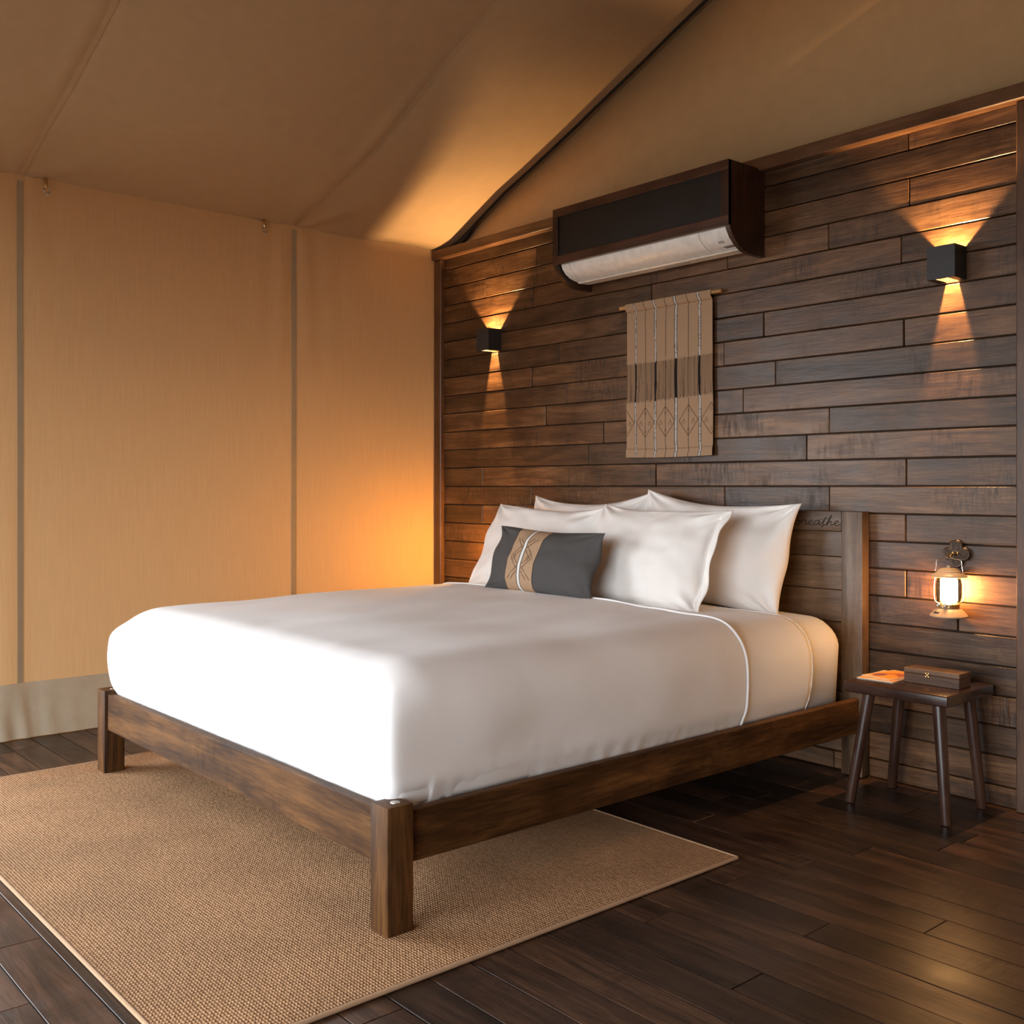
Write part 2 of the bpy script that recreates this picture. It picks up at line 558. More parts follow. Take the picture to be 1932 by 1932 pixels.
# roof canvas
bm = bmesh.new()
xs = [-0.012] + [i * 0.025 for i in range(int(2.2 / 0.025))] + [2.2 + i * 0.1 for i in range(int((XR - 2.2) / 0.1) + 1)]
if xs[-1] < XR: xs.append(XR)
ys = [0.06] + [0.012 - i * 0.025 for i in range(int(2.6 / 0.025))]
while ys[-1] > YB - 0.6: ys.append(ys[-1] - 0.1)
gr = [[bm.verts.new((x, y, roof_z(x, y))) for y in ys] for x in xs]
for i in range(len(xs) - 1):
    for j in range(len(ys) - 1):
        bm.faces.new((gr[i][j], gr[i][j + 1], gr[i + 1][j + 1], gr[i + 1][j]))
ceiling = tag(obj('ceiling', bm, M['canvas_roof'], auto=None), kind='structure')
sol = ceiling.modifiers.new('thick', 'SOLIDIFY'); sol.thickness = 0.006; sol.offset = 1
# roof seams: thin stitched ribbons that follow the canvas
for ys_ in (-0.956, -2.318):
    bm = bmesh.new()
    prev = None
    for i in range(0, 90):
        x = 0.01 + i * 0.025
        z0, z1 = roof_z(x, ys_ - 0.011) - 0.0025, roof_z(x, ys_ + 0.011) - 0.0025
        q = [bm.verts.new((x, ys_ - 0.011, z0)), bm.verts.new((x, ys_ + 0.011, z1)), bm.verts.new((x, ys_ + 0.011, z1 + 0.004)), bm.verts.new((x, ys_ - 0.011, z0 + 0.004))]
        if prev:
            for k in range(4):
                bm.faces.new((prev[k], prev[(k + 1) % 4], q[(k + 1) % 4], q[k]))
        prev = q
    obj('roof_seam', bm, M['canvas_roof'], ceiling)

# dark binding along the gable edge of the roof
bm = bmesh.new()
pts = []
prev = None
for i in range(0, 120):
    x = 0.0 + i * 0.0285
    z = roof_z(x, 0.0)
    w = 0.012 + 0.022 * math.exp(-((x - 0.24) / 0.07) ** 2)
    q = [bm.verts.new((x, -0.006, z + 0.004)), bm.verts.new((x, -0.006, z - w)), bm.verts.new((x, 0.006, z - w)), bm.verts.new((x, 0.006, z + 0.004))]
    if prev:
        for k in range(4):
            bm.faces.new((prev[k], prev[(k + 1) % 4], q[(k + 1) % 4], q[k]))
    prev = q
tag(obj('trim_4', bm, M['binding']), kind='structure')

# canvas gable above the timber wall
bm = bmesh.new()
N = 70
lo = [bm.verts.new((XR * i / N, 0.03, 2.40)) for i in range(N + 1)]
hi = [bm.verts.new((XR * i / N, 0.03, roof_z(XR * i / N, 0) + 0.003)) for i in range(N + 1)]
for i in range(N):
    bm.faces.new((lo[i], lo[i + 1], hi[i + 1], hi[i]))
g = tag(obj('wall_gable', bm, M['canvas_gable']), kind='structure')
sol = g.modifiers.new('thick', 'SOLIDIFY'); sol.thickness = 0.006

# left canvas wall
SEAMS = (-0.956, -2.318, -3.68, -5.04)


def wall_x(y, z):
    d = 0.0
    for s in SEAMS:
        dy = y - s
        up = smooth01((z - 1.2) / 1.3)
        d += 0.007 * up * math.exp(-(abs(dy) / 0.22)) * math.sin(abs(dy) * 45 + z * 2.0)
        if s < -2:
            low = smooth01((0.30 - z) / 0.3)
            d += 0.012 * low * math.exp(-abs(dy) / 0.12) * math.sin(dy * 60 + z * 9)
            d += 0.010 * math.exp(-((dy + 0.06) / 0.04) ** 2) * smooth01((1.7 - z) / 0.8)
            d -= 0.006 * math.exp(-((dy - 0.06) / 0.05) ** 2) * smooth01((1.7 - z) / 0.8)
    d += 0.006 * nz(y * 1.3, z * 0.6, 5.0)
    edge = smooth01(-y / 0.15) * smooth01((2.5 - z) / 0.08)
    return max(-0.006, d * edge)


bm = bmesh.new()
ny, nzz = 230, 70
gr = [[None] * (nzz + 1) for _ in range(ny + 1)]
for i in range(ny + 1):
    y = 0.03 + (YB - 0.05) * i / ny
    for j in range(nzz + 1):
        z = -0.03 + 2.55 * j / nzz
        gr[i][j] = bm.verts.new((wall_x(y, z), y, z))
for i in range(ny):
    for j in range(nzz):
        c_ = gr[i][j].co
        if SPY0 < c_.y < SPY1 and c_.z < SPZ: continue
        bm.faces.new((gr[i][j], gr[i + 1][j], gr[i + 1][j + 1], gr[i][j + 1]))
bmesh.ops.delete(bm, geom=[v for v in bm.verts if not v.link_faces], context='VERTS')
wl = tag(obj('wall_left', bm, M['canvas_wall'], auto=None), kind='structure')
# seam tapes and the paler hem band are sewn to it
for s in SEAMS[:2]:
    bm = bmesh.new()
    prev = None
    for j in range(0, 64):
        z = 0.02 + 2.46 * j / 63
        w = 0.012
        q = []
        for yy, o_ in ((s - w, 0.001), (s + w, 0.001), (s + w, 0.005), (s - w, 0.005)):
            q.append(bm.verts.new((wall_x(yy, z) + o_, yy, z)))
        if prev:
            for k in range(4):
                bm.faces.new((prev[k], prev[(k + 1) % 4], q[(k + 1) % 4], q[k]))
        prev = q
    obj('seam_tape', bm, M['seam'], wl)
bm = bmesh.new()
prev = None
for i in range(ny * 2 + 1):
    y = 0.0 + YB * i / (ny * 2)
    col = []
    for j in range(9):
        z = 0.004 + 0.244 * j / 8
        flare = 0.012 * (1 - j / 8) ** 2
        col.append(bm.verts.new((wall_x(y, z) + 0.006 + flare, y, z)))
    if prev and not (SPY0 < y < SPY1):
        for j in range(8):
            bm.faces.new((prev[j], col[j], col[j + 1], prev[j + 1]))
    prev = col
hb = obj('hem_band', bm, M['hem'], wl, auto=None)
tag(hb, 'paler grey-beige band along the foot of the canvas')

# unseen sides: right wall, the rest of the back wall, the tent front with its wide opening
box('wall_right', (XR, YB, 0), (XR + 0.02, 0.02, 2.62), M['canvas_wall'], None, 0)['kind'] = 'structure'
box('wall_back_side', (3.42, 0.01, 0), (XR, 0.03, 2.5), M['canvas_wall'], None, 0)['kind'] = 'structure'
bm = bmesh.new()
add_box(bm, (-0.02, YB - 0.02, -0.03), (OPX0, YB, 2.5))
add_box(bm, (OPX1, YB - 0.02, 0), (XR, YB, 2.5))
add_box(bm, (OPX0, YB - 0.02, OPZ), (OPX1, YB, 2.5))
lo = [(0, 2.5), (XR, 2.5), (RIDGE, 3.9)]
add_prism(bm, [(0, 2.5), (XR, 2.5), (RIDGE, 3.95)], lambda u, v, d: (u, YB - d, v), 0.0, 0.02)
tag(obj('wall_front', bm, M['canvas_wall']), kind='structure')

# unseen fly sheet, added and shaped to shade the upper canvas wall from sky
bm = bmesh.new()
nfy = 24
for i_ in range(nfy):
    ya, yb_ = 0.6 - 3.35 * i_ / nfy, 0.6 - 3.35 * (i_ + 1) / nfy
    a = [bm.verts.new(p) for p in ((0.0, ya, 2.60), (-1.5, ya, 1.72 - 0.03 * abs(math.sin(ya * 2.3))), (-1.5, yb_, 1.72 - 0.03 * abs(math.sin(yb_ * 2.3))), (0.0, yb_, 2.60))]
    bm.faces.new(a)
bmesh.ops.remove_doubles(bm, verts=bm.verts, dist=0.001)
ov = tag(obj('added_shade_fly', bm, M['canvas_roof'], auto=None), kind='structure')
so = ov.modifiers.new('thick', 'SOLIDIFY'); so.thickness = 0.004

# ground outside
bm = bmesh.new()
add_box(bm, (-30, -40, -0.6), (40, 30, -0.5))
tag(obj('ground', bm, M['dirt']), kind='structure')

# floor boards
PLK_F = 0.12
floor = tag(obj('floor', (lambda b: (add_box(b, (-0.15, -9.0, -0.06), (XR + 0.15, 0.15, -0.0055)), b)[1])(bmesh.new()), M['joint']), kind='structure')
rf = random.Random(11)
def plank_mesh(L, W, T, bev, axis_thick, name, mat):
    bm = bmesh.new()
    if axis_thick == 'z': add_box(bm, (-L / 2, -W / 2, -T), (L / 2, W / 2, 0), bev)
    else: add_box(bm, (-L / 2, 0, -W / 2), (L / 2, T, W / 2), bev)
    me = finish(bm, name, mat, True, None, 25)
    return me


nfl = 0
for k in range(38):
    y = -PLK_F * (k + 0.5)
    x = 0.0 - rf.uniform(0, 0.9)
    while x < 6.4:
        L = rf.choice((0.75, 0.9, 1.05, 1.2, 1.35))
        a, b = max(0.0, x), min(6.4, x + L)
        if b - a > 0.03:
            me = plank_mesh(b - a - 0.003, PLK_F - 0.0040, 0.0055, 0.0007, 'z', 'plank', M['floor_wood'])
            link('plank', me, floor, ((a + b) / 2, y, rf.uniform(-0.0012, 0.0)), (rf.uniform(-0.004, 0.004), 0, 0))
            nfl += 1
        x += L

# back wall of dark boards
wb = tag(obj('wall_back', (lambda b: (add_box(b, (-0.02, 0.004, -0.03), (3.44, 0.028, 2.50)), b)[1])(bmesh.new()), M['sub']), kind='structure')
ZL = [0.0] + [0.072 + 0.10495 * n for n in range(23)] + [2.446]
JOINTS = {}
# board ends read off the photograph, as (x, z) on the wall
PXJ = [(1015.6, 481), (919, 545), (1233, 547), (1009, 570), (1058, 665), (1007, 710), (1072, 737), (1034, 781), (1142, 815), (1114, 859),
       (915, 902), (1241, 895), (1006, 935), (1371, 935), (1376, 493), (1445, 610), (1370, 667), (1467, 703), (1406, 756), (1568, 790),
       (1526, 846), (1713, 892), (1717, 270), (1719, 360), (1567, 446), (1704, 472), (1709, 625), (1569, 940), (1713, 995), (1713, 1102),
       (1811, 1178), (914, 975)]
cth, sth = math.cos(math.radians(49.123)), math.sin(math.radians(49.123))
for px, py in PXJ:
    k = (px - 966) / 1959.5
    dx, dy, dz = -sth + cth * k, cth + sth * k, (918 - py) / 1959.5
    t = 3.685 / dy
    x, z = 4.918 + dx * t, 1.12 + dz * t
    for r in range(len(ZL) - 1):
        if ZL[r] <= z < ZL[r + 1]: JOINTS.setdefault(r, []).append(x)
rw = random.Random(5)
X0, X1 = 0.058, 3.36
for r in range(len(ZL) - 1):
    js = sorted(JOINTS.get(r, []))
    cuts = [X0] + js + [X1]
    full = [X0]
    for a, b in zip(cuts, cuts[1:]):
        if b - a > 1.75 and not (r > 9):
            n = int((b - a) / 1.0)
            for q in range(n):
                full.append(a + (b - a) * (q + 1 + rw.uniform(-0.2, 0.2)) / (n + 1))
        full.append(b)
    for a, b in zip(full, full[1:]):
        h = ZL[r + 1] - ZL[r]
        me = plank_mesh(b - a - 0.003, h - 0.004, 0.018, 0.0028, 'y', 'plank', M['wall_wood'])
        pr = rw.uniform(-0.0035, 0.002)
        link('plank', me, wb, ((a + b) / 2, -0.014 + pr, (ZL[r] + ZL[r + 1]) / 2), (rw.uniform(-0.012, 0.012), 0, 0))

tag(box('trim_1', (0.006, -0.060, 2.443), (3.42, 0.02, 2.497), M['trim_x'], None, 0.004), kind='structure')
tag(box('trim_2', (0.004, -0.040, 0.0), (0.070, 0.02, 2.443), M['trim_z'], None, 0.004), kind='structure')
tag(box('trim_3', (3.352, -0.040, 0.0), (3.42, 0.02, 2.443), M['trim_z'], None, 0.004), kind='structure')

# ------------------------------------------------------------------ bed
BX0, BX1, BYF = 0.77, 2.79, -2.247
bed = empty('bed', (1.78, -1.15, 0), 'low dark-stained timber bed frame with panelled headboard standing partly on the rug', 'bed')
for sx in (0, 1):
    x0 = BX0 if sx == 0 else BX1 - 0.078
    lg = box('leg', (x0, BYF, 0.004), (x0 + 0.078, BYF + 0.078, 0.328), M['bed_z'], bed, 0.003, 2)
    bm = bmesh.new()
    add_lathe(bm, [(0.013, 0.0), (0.0125, 0.0012), (0.004, 0.0015)], (x0 + 0.045, BYF + 0.045, 0.328), 20)
    obj('bolt_cap', bm, M['steel'], lg)
box('foot_rail', (BX0 + 0.078, -2.236, 0.175), (BX1 - 0.078, -2.206, 0.314), M['bed_x'], bed, 0.003)
for s in (0, 1):
    x0 = BX0 + 0.012 if s == 0 else BX1 - 0.042
    box('side_rail', (x0, BYF + 0.078, 0.175), (x0 + 0.03, -0.074, 0.306), M['bed_y'], bed, 0.003)
for i in range(9):
    y = -2.08 + i * 0.235
    box('slat', (BX0 + 0.045, y, 0.232), (BX1 - 0.045, y + 0.09, 0.252), M['bed_x'], bed, 0.002)
# headboard
HY0, HY1 = -0.072, -0.044
hbd = link('headboard', None, bed, (1.78, -0.05, 0))
for s in (0, 1):
    x0 = BX0 if s == 0 else BX1 - 0.09
    box('stile', (x0, HY0, 0.004), (x0 + 0.09, -0.020, 1.024), M['head_z'], hbd, 0.004, 2)
box('top_rail', (BX0 + 0.09, HY0, 0.945), (BX1 - 0.09, -0.020, 1.024), M['head_x'], hbd, 0.004, 2)
box('bottom_rail', (BX0 + 0.09, HY0, 0.20), (BX1 - 0.09, -0.024, 0.32), M['head_x'], hbd, 0.003)
zb = [0.32, 0.455, 0.59, 0.715, 0.845, 0.945]
for a, b in zip(zb, zb[1:]):
    bm = bmesh.new()
    add_box(bm, (BX0 + 0.09, -0.054, a + 0.001), (BX1 - 0.09, -0.028, b - 0.001), 0.002)
    obj('board', bm, M['head_x'], hbd, True, (1.78, -0.04, (a + b) / 2))

# carved handwriting on the top rail
LET = {
    'b': ([(0, 0.45), (0.25, 1.2), (0.3, 1.75), (0.18, 1.85), (0.1, 1.5), (0.08, 0.3), (0.15, 0.05), (0.38, 0.02), (0.5, 0.35), (0.4, 0.75), (0.2, 0.75), (0.45, 0.7), (0.65, 0.75)], 0.62),
    'r': ([(0, 0.4), (0.15, 0.85), (0.22, 1.0), (0.3, 0.85), (0.48, 0.85), (0.42, 0.45), (0.44, 0.12), (0.6, 0.1)], 0.55),
    'e': ([(0, 0.25), (0.25, 0.4), (0.45, 0.7), (0.36, 0.95), (0.18, 0.75), (0.14, 0.3), (0.28, 0.02), (0.5, 0.12), (0.65, 0.35)], 0.58),
    'a': ([(0.5, 0.85), (0.3, 0.95), (0.08, 0.6), (0.1, 0.15), (0.28, 0.05), (0.46, 0.5), (0.55, 0.85), (0.5, 0.3), (0.55, 0.06), (0.75, 0.3)], 0.7),
    't': ([(0, 0.3), (0.25, 1.1), (0.36, 1.75), (0.24, 0.9), (0.18, 0.2), (0.1, -0.45), (0.2, 0.0), (0.34, 0.06), (0.45, 0.2)], 0.42),
    'h': ([(0, 0.2), (0.25, 1.0), (0.40, 1.75), (0.30, 1.85), (0.20, 1.2), (0.10, 0.0), (0.25, 0.65), (0.42, 0.8), (0.42, 0.3), (0.5, 0.05), (0.66, 0.25)], 0.62),
}


def smooth_path(p, sub=5):
    out = []
    n = len(p)
    for i in range(n - 1):
        p0, p1, p2, p3 = p[max(i - 1, 0)], p[i], p[i + 1], p[min(i + 2, n - 1)]
        for k in range(sub):
            t = k / sub
            out.append(tuple(0.5 * ((2 * b) + (-a + c) * t + (2 * a - 5 * b + 4 * c - d) * t * t + (-a + 3 * b - 3 * c + d) * t ** 3) for a, b, c, d in zip(p0, p1, p2, p3)))
    out.append(p[-1])
    return out


bm = bmesh.new()
cx, sc_, zc = 2.487, 0.0505, 0.967
u = 0
for ch in 'breathe':
    st, adv = LET[ch]
    pts = [(cx + (u + a + 0.25 * b * 0.3) * sc_, HY0 - 0.0002, zc + b * 0.0205) for a, b in smooth_path(st)]
    add_tube(bm, pts, 0.0016, 6)
    u += adv
ut = sum(LET[c][1] for c in 'brea')
add_tube(bm, [(cx + (ut - 0.05) * sc_, HY0 - 0.0002, zc + 0.0235), (cx + (ut + 0.75) * sc_, HY0 - 0.0002, zc + 0.029)], 0.0011, 6)
tag(obj('lettering', bm, M['ink'], hbd), 'dark carved script lettering')


# ------------------------------------------------------------------ bedding
def bedding(name, x0, x1, yfoot, yhead, z0, z1, r, crown, step, bulge, seed, mat, amp=0.004, folds=False, thick=0.0, foot_round=True, tuck=0.012, hem=0.0):
    """rounded cover: top, two sides and a foot end, open below and at the head. yhead(x01) gives the head edge"""
    cx = (x0 + x1) / 2
    hx = (x1 - x0) / 2
    H = z1 - z0

    def place(px, v, pz):
        # px in [-hx, hx], v in [0 foot .. 1 head], pz in [0..H]
        yh = yhead((px + hx) / (2 * hx))
        L = yh - yfoot
        py = v * L
        ax = max(abs(px) - (hx - r), 0.0)
        ay = max(r - py, 0.0)
        az = max(pz - (H - r), 0.0)
        sx = 1 if px > 0 else -1
        q = Vector((sx * min(abs(px), hx - r), max(py, r), min(pz, H - r)))
        d = (ax / r, ay / r, az / r)
        if ax + ay + az > 0:
            pe = 2.6
            nn = (d[0] ** pe + d[1] ** pe + d[2] ** pe) ** (1 / pe)
            m = max(d)
            k = 1.0 / nn * m if nn > 0 else 0
            d = tuple(c / nn * min(1.0, m) for c in d) if nn > 0 else d
        if d[0] > 1e-4 and d[1] > 1e-4:
            # the upright corners are crisper than the rounded top edge
            f = (d[0] ** 2.6 + d[1] ** 2.6) ** (1 / 2.6) / (d[0] ** 12 + d[1] ** 12) ** (1 / 12)
            f = 1 + (f - 1) * (1 - smooth01((d[2] - 0.25) / 0.6))
            d = (d[0] * f, d[1] * f, d[2])
        P = q + Vector((sx * d[0] * r, -d[1] * r, d[2] * r))
        t = P.z / H
        side = min(1.0, d[0] * 1.4) if ax > 0 else 0.0
        foot = min(1.0, d[1] * 1.4) if ay > 0 else 0.0
        bl = bulge * math.sin(PI * min(1, max(0, t * 1.02))) - tuck * smooth01((0.22 - t) / 0.22)
        P.x += sx * side * bl
        P.y -= foot * bl
        ux = abs(P.x) / hx
        P.z += crown * (1 - ux ** 2) * smooth01((P.z - (H - r)) / r) * (0.4 + 0.6 * smooth01(P.y / 0.5))
        w = Vector((P.x + cx, P.y + yfoot, P.z + z0))
        # soft dents and drag lines
        nrm = Vector((sx * d[0], -d[1], d[2] if (ax or ay or az) else 1.0))
        if nrm.length > 0: nrm.normalize()
        a = amp * nz(w.x * 2.1 + seed, w.y * 2.1, w.z * 2.1)
        a += amp * 0.45 * nz(w.x * 6 + seed, w.y * 3.0, w.z * 6)
        a += amp * 0.35 * nz(w.x * 14 + w.z * 5, w.y * 5 + seed, w.z * 9) * (side + foot)
        # small puckers where it is tucked in
        if (side or foot) and t < 0.22:
            a += 0.004 * (1 - t / 0.22) * nz(w.x * 26, w.y * 26, seed)
        if folds and foot > 0.4 and t < 0.7:
            e = hx - abs(P.x)
            if sx > 0:
                for g0, g1, wd, dp in ((0.030, 0.004, 0.012, 0.006), (0.085, 0.012, 0.014, 0.006)):
                    tt = 1 - t
                    gx = g0 + (g1 - g0) * tt + 0.012 * math.sin(tt * 5.0)
                    a -= dp * math.exp(-((e - gx) / wd) ** 2) * smooth01((0.62 - t) / 0.5)
                    a += dp * 0.6 * math.exp(-((e - gx - wd * 1.7) / wd) ** 2) * smooth01((0.62 - t) / 0.5)
        if False:
            e = P.y
            a += 0.006 * math.exp(-((e - 0.05 - 0.05 * (1 - t)) / 0.02) ** 2) * smooth01((0.8 - t) / 0.4)
        return w + nrm * a

    bm = bmesh.new()
    nx = max(8, int(2 * hx / step)); nv = max(8, int(2.0 / step)); nh = max(6, int(H / step))
    lin = lambda a, b, n: [a + (b - a) * i / n for i in range(n + 1)]
    PX, V, PZ = lin(-hx, hx, nx), lin(0, 1, nv), lin(0, H, nh)

    def grid(U, W, f, flip):
        g = [[bm.verts.new(f(a, b)) for b in W] for a in U]
        for i in range(len(U) - 1):
            for j in range(len(W) - 1):
                q = (g[i][j], g[i + 1][j], g[i + 1][j + 1], g[i][j + 1])
                bm.faces.new(q[::-1] if flip else q)

    grid(PX, V, lambda a, b: place(a, b, H), False)
    grid(V, PZ, lambda a, b: place(-hx, a, b), True)
    grid(V, PZ, lambda a, b: place(hx, a, b), False)
    grid(PX, PZ, lambda a, b: place(a, 0.0, b), False)
    bmesh.ops.remove_doubles(bm, verts=bm.verts, dist=0.0004)
    bmesh.ops.recalc_face_normals(bm, faces=bm.faces)
    c = (cx, (yfoot + yhead(0.5)) / 2, z0)
    o = obj(name, bm, mat, None, True, c, None)
    if thick:
        s = o.modifiers.new('thick', 'SOLIDIFY'); s.thickness = thick; s.offset = -1
    if hem:
        path = [place(-hx, 1.0, z_) for z_ in PZ] + [place(a_, 1.0, H) for a_ in PX[1:-1]] + [place(hx, 1.0, z_) for z_ in PZ[::-1]]
        path = [p for i, p in enumerate(path) if i % 2 == 0 or i == len(path) - 1]
        bm = bmesh.new()
        add_tube(bm, path, [hem * (1 + 0.25 * nz(p.x * 9, p.y * 9, p.z * 9)) for p in path], 10)
        h_ = link('hem', finish(bm, 'hem', mat, True, c), o, c)
    return o


# the mattress: closed rounded block
def mattress():
    bm = bmesh.new()
    add_box(bm, (0.842, -2.12, 0.253), (2.726, -0.078, 0.618), 0.0)
    bmesh.ops.bevel(bm, geom=[e for e in bm.edges if abs(e.verts[0].co.z - e.verts[1].co.z) > 0.1], offset=0.108, segments=7, profile=0.5, affect='EDGES')
    bmesh.ops.bevel(bm, geom=[e for e in bm.edges if min(v.co.z for v in e.verts) > 0.6], offset=0.105, segments=8, profile=0.5, affect='EDGES')
    bmesh.ops.subdivide_edges(bm, edges=[e for e in bm.edges if e.calc_length() > 0.3], cuts=24, use_grid_fill=True)
    for v in bm.verts:
        u = v.co
        if u.z > 0.6: v.co.z += 0.012 * (1 - ((u.x - 1.78) / 0.95) ** 2)
        t = (u.z - 0.253) / 0.365
        sgn = 1 if u.x > 1.78 else -1
        if abs(u.x - 1.78) > 0.85: v.co.x += sgn * 0.020 * math.sin(PI * min(1, max(0, t)))
        v.co += Vector((0, 0, 1)) * 0.003 * nz(u.x * 4, u.y * 4, 3)
    return tag(obj('mattress', bm, M['linen'], None, True, (1.78, -1.1, 0.253), None),
               'thick mattress in a fitted white sheet, its bare end showing beside the headboard', 'mattress')


mattress()
sh = bedding('bed_sheet', 0.828, 2.738, -2.19, lambda u: -0.33 - 0.06 * u - 0.03 * math.sin(u * 5), 0.288, 0.632, 0.15, 0.013, 0.025, 0.022, 3.3, M['linen'], 0.004, False, 0.004, hem=0.0022)
tag(sh, 'thin white top sheet lying flat between the duvet fold and the pillows', 'sheet')
dv = bedding('duvet', 0.818, 2.743, -2.205, lambda u: -0.66 - 0.10 * smooth01((u - 0.45) / 0.5) + 0.012 * math.sin(u * 9), 0.290, 0.652, 0.165, 0.016, 0.0115, 0.026, 9.1, M['linen'], 0.009, True, 0.02, hem=0.0055)
tag(dv, 'smooth white duvet tucked in around the foot and sides of the bed', 'duvet')


def pillow(name, w, h, t, loc, rot, mat, seed, pinch=0.05, flange=0.0, label='', cat='pillow', group=None, n=56, printf=None, crush=0.0, wr=1.4, ear=0.5):
    bm = bmesh.new()
    if printf: cl = bm.verts.layers.float_color.new('print')
    nx = int(n * w / h)
    U = [-1 + 2 * i / nx for i in range(nx + 1)]
    W = [-1 + 2 * i / n for i in range(n + 1)]
    # denser towards the rim
    U = [math.sin(u * PI / 2) * 0.6 + u * 0.4 for u in U]
    W = [math.sin(u * PI / 2) * 0.6 + u * 0.4 for u in W]
    lay = {}
    sides = {}
    for s in (1, -1):
        g = []
        for u in U:
            row = []
            for v in W:
                uu = u
                if flange and u > 0: uu = min(1.0, u / (1 - flange))
                pu = max(0.0, 1 - abs(uu) ** 2.4)
                pv = max(0.0, 1 - abs(v) ** 2.4)
                th = t / 2 * (pu * pv) ** ear
                th *= 1 + 0.22 * (-v)
                x = w / 2 * u * (1 - pinch * (1 - v * v))
                z = h / 2 * v * (1 - pinch * 1.3 * (1 - u * u))
                # drooping upper edge, crumpled rim
                z -= crush * h * (1 - abs(u) ** 2) * max(0, v) ** 2
                rim = max(abs(u), abs(v))
                du, dv_ = 1 - abs(u), 1 - abs(v)
                ang = math.atan2(dv_ + 1e-4, du + 1e-4)
                cor = math.exp(-((du ** 2 + dv_ ** 2) ** 0.5 / 0.42) ** 2)
                wri = 0.010 * wr * cor * math.sin(ang * 9 + seed + (1.3 if u > 0 else 0) + (2.1 if v > 0 else 0))
                wri += 0.012 * wr * nz(u * 1.7 + seed, v * 1.7, s * 0.6)
                wri += 0.004 * wr * nz(u * 5 + seed, v * 4, s * 2.0)
                edge = smooth01((1 - rim) / 0.12)
                y = -s * (th + wri * edge)
                y += 0.008 * nz(u * 2.2, v * 2.2, seed + 9) + 0.010 * rim ** 6 * math.sin(u * 4 + v * 5 + seed)
                if flange and uu >= 1.0:
                    y += 0.010 * math.sin(v * 9 + seed) * (u - (1 - flange)) / flange - s * 0.002
                row.append(bm.verts.new((x, y, z)))
                if printf: lay[row[-1]] = (u, v, s)
            g.append(row)
        sides[s] = g
        for i in range(nx):
            for j in range(n):
                q = (g[i][j], g[i + 1][j], g[i + 1][j + 1], g[i][j + 1])
                bm.faces.new(q if s == 1 else q[::-1])
    if printf:
        for v, k in lay.items():
            v[cl] = (*printf(*k), 1)
    tmap = {}
    for i in range(nx + 1):
        for j in range(n + 1):
            if i in (0, nx) or j in (0, n): tmap[sides[-1][i][j]] = sides[1][i][j]
    for a, b in tmap.items(): a.co = b.co = (a.co + b.co) / 2
    bmesh.ops.weld_verts(bm, targetmap=tmap)
    me = finish(bm, name, mat, True)
    return tag(link(name, me, None, loc, rot), label, cat, group)


R = math.radians
PG = 'white pillows at the head of the bed'
pillow('pillow', 0.80, 0.47, 0.17, (1.385, -0.165, 0.858), (R(-12), R(-1.5), R(1)), M['pillow'], 1.0, 0.05, 0, 'white pillow leaning on the headboard behind the pillow nearest the canvas wall', 'pillow', PG, crush=0.09)
pillow('pillow', 0.82, 0.47, 0.18, (2.145, -0.185, 0.853), (R(-14), R(3.5), R(-2)), M['pillow'], 4.2, 0.05, 0, 'white pillow on the headboard below the carved word, half behind the front one', 'pillow', PG, crush=0.06)
pillow('pillow', 0.80, 0.45, 0.17, (1.300, -0.405, 0.825), (R(-24), R(1), R(-2)), M['pillow'], 7.7, 0.05, 0, 'white pillow directly behind the small grey cushion, nearer the canvas wall', 'pillow', PG, crush=0.03)
pillow('pillow', 0.72, 0.45, 0.18, (2.03, -0.435, 0.830), (R(-22), R(1), R(-3)), M['pillow'], 11.9, 0.05, 0.10, 'front white pillow with open hemmed end, beside the small grey cushion', 'pillow', PG, crush=0.03)


def zig(u, v):
    """distance to a stepped diamond line, unit cell u in [-1,1], v in [-1,1]"""
    return abs(abs(u) + abs(v) - 0.85), abs(abs(u) + abs(v - 0.15) - 0.45)


def lumbar_print(u, v, s):
    grey = (0.078, 0.074, 0.072)
    tan = (0.40, 0.265, 0.165)
    c = (u + 0.22) / 0.30
    k = 0.93 + 0.14 * (nz(u * 60, v * 30, 1) + 0.5)
    if abs(c) > 1: return tuple(x * k for x in grey)
    if abs(c) > 0.95: return (0.05, 0.035, 0.025)
    if abs(c) < 0.08: return (0.72, 0.71, 0.69)
    if abs(c) < 0.13: return (0.06, 0.05, 0.04)
    a = abs(c)
    vv = v + 0.1
    line = False
    if -0.62 < vv < 0.72:
        for off in (0.0, 0.16):
            if abs((a - 0.13) * 0.62 - abs(abs(vv - off) - 0.34) + 0.02) < 0.022 and a > 0.16: line = True
        if abs(abs(a - 0.55) * 1.2 + abs(vv - 0.08) * 1.6 - 0.22) < 0.03: line = True
    if line: return (0.16, 0.095, 0.06)
    return tuple(x * k for x in tan)


pillow('cushion', 0.66, 0.29, 0.13, (1.640, -0.672, 0.797), (R(-20), R(1.2), R(0)), M['print'], 2.5, 0.045, 0, 'small charcoal grey lumbar cushion with a tan embroidered band leaning on the front pillows', 'cushion', None, 150, lumbar_print, 0.0, 0.6, 0.55)

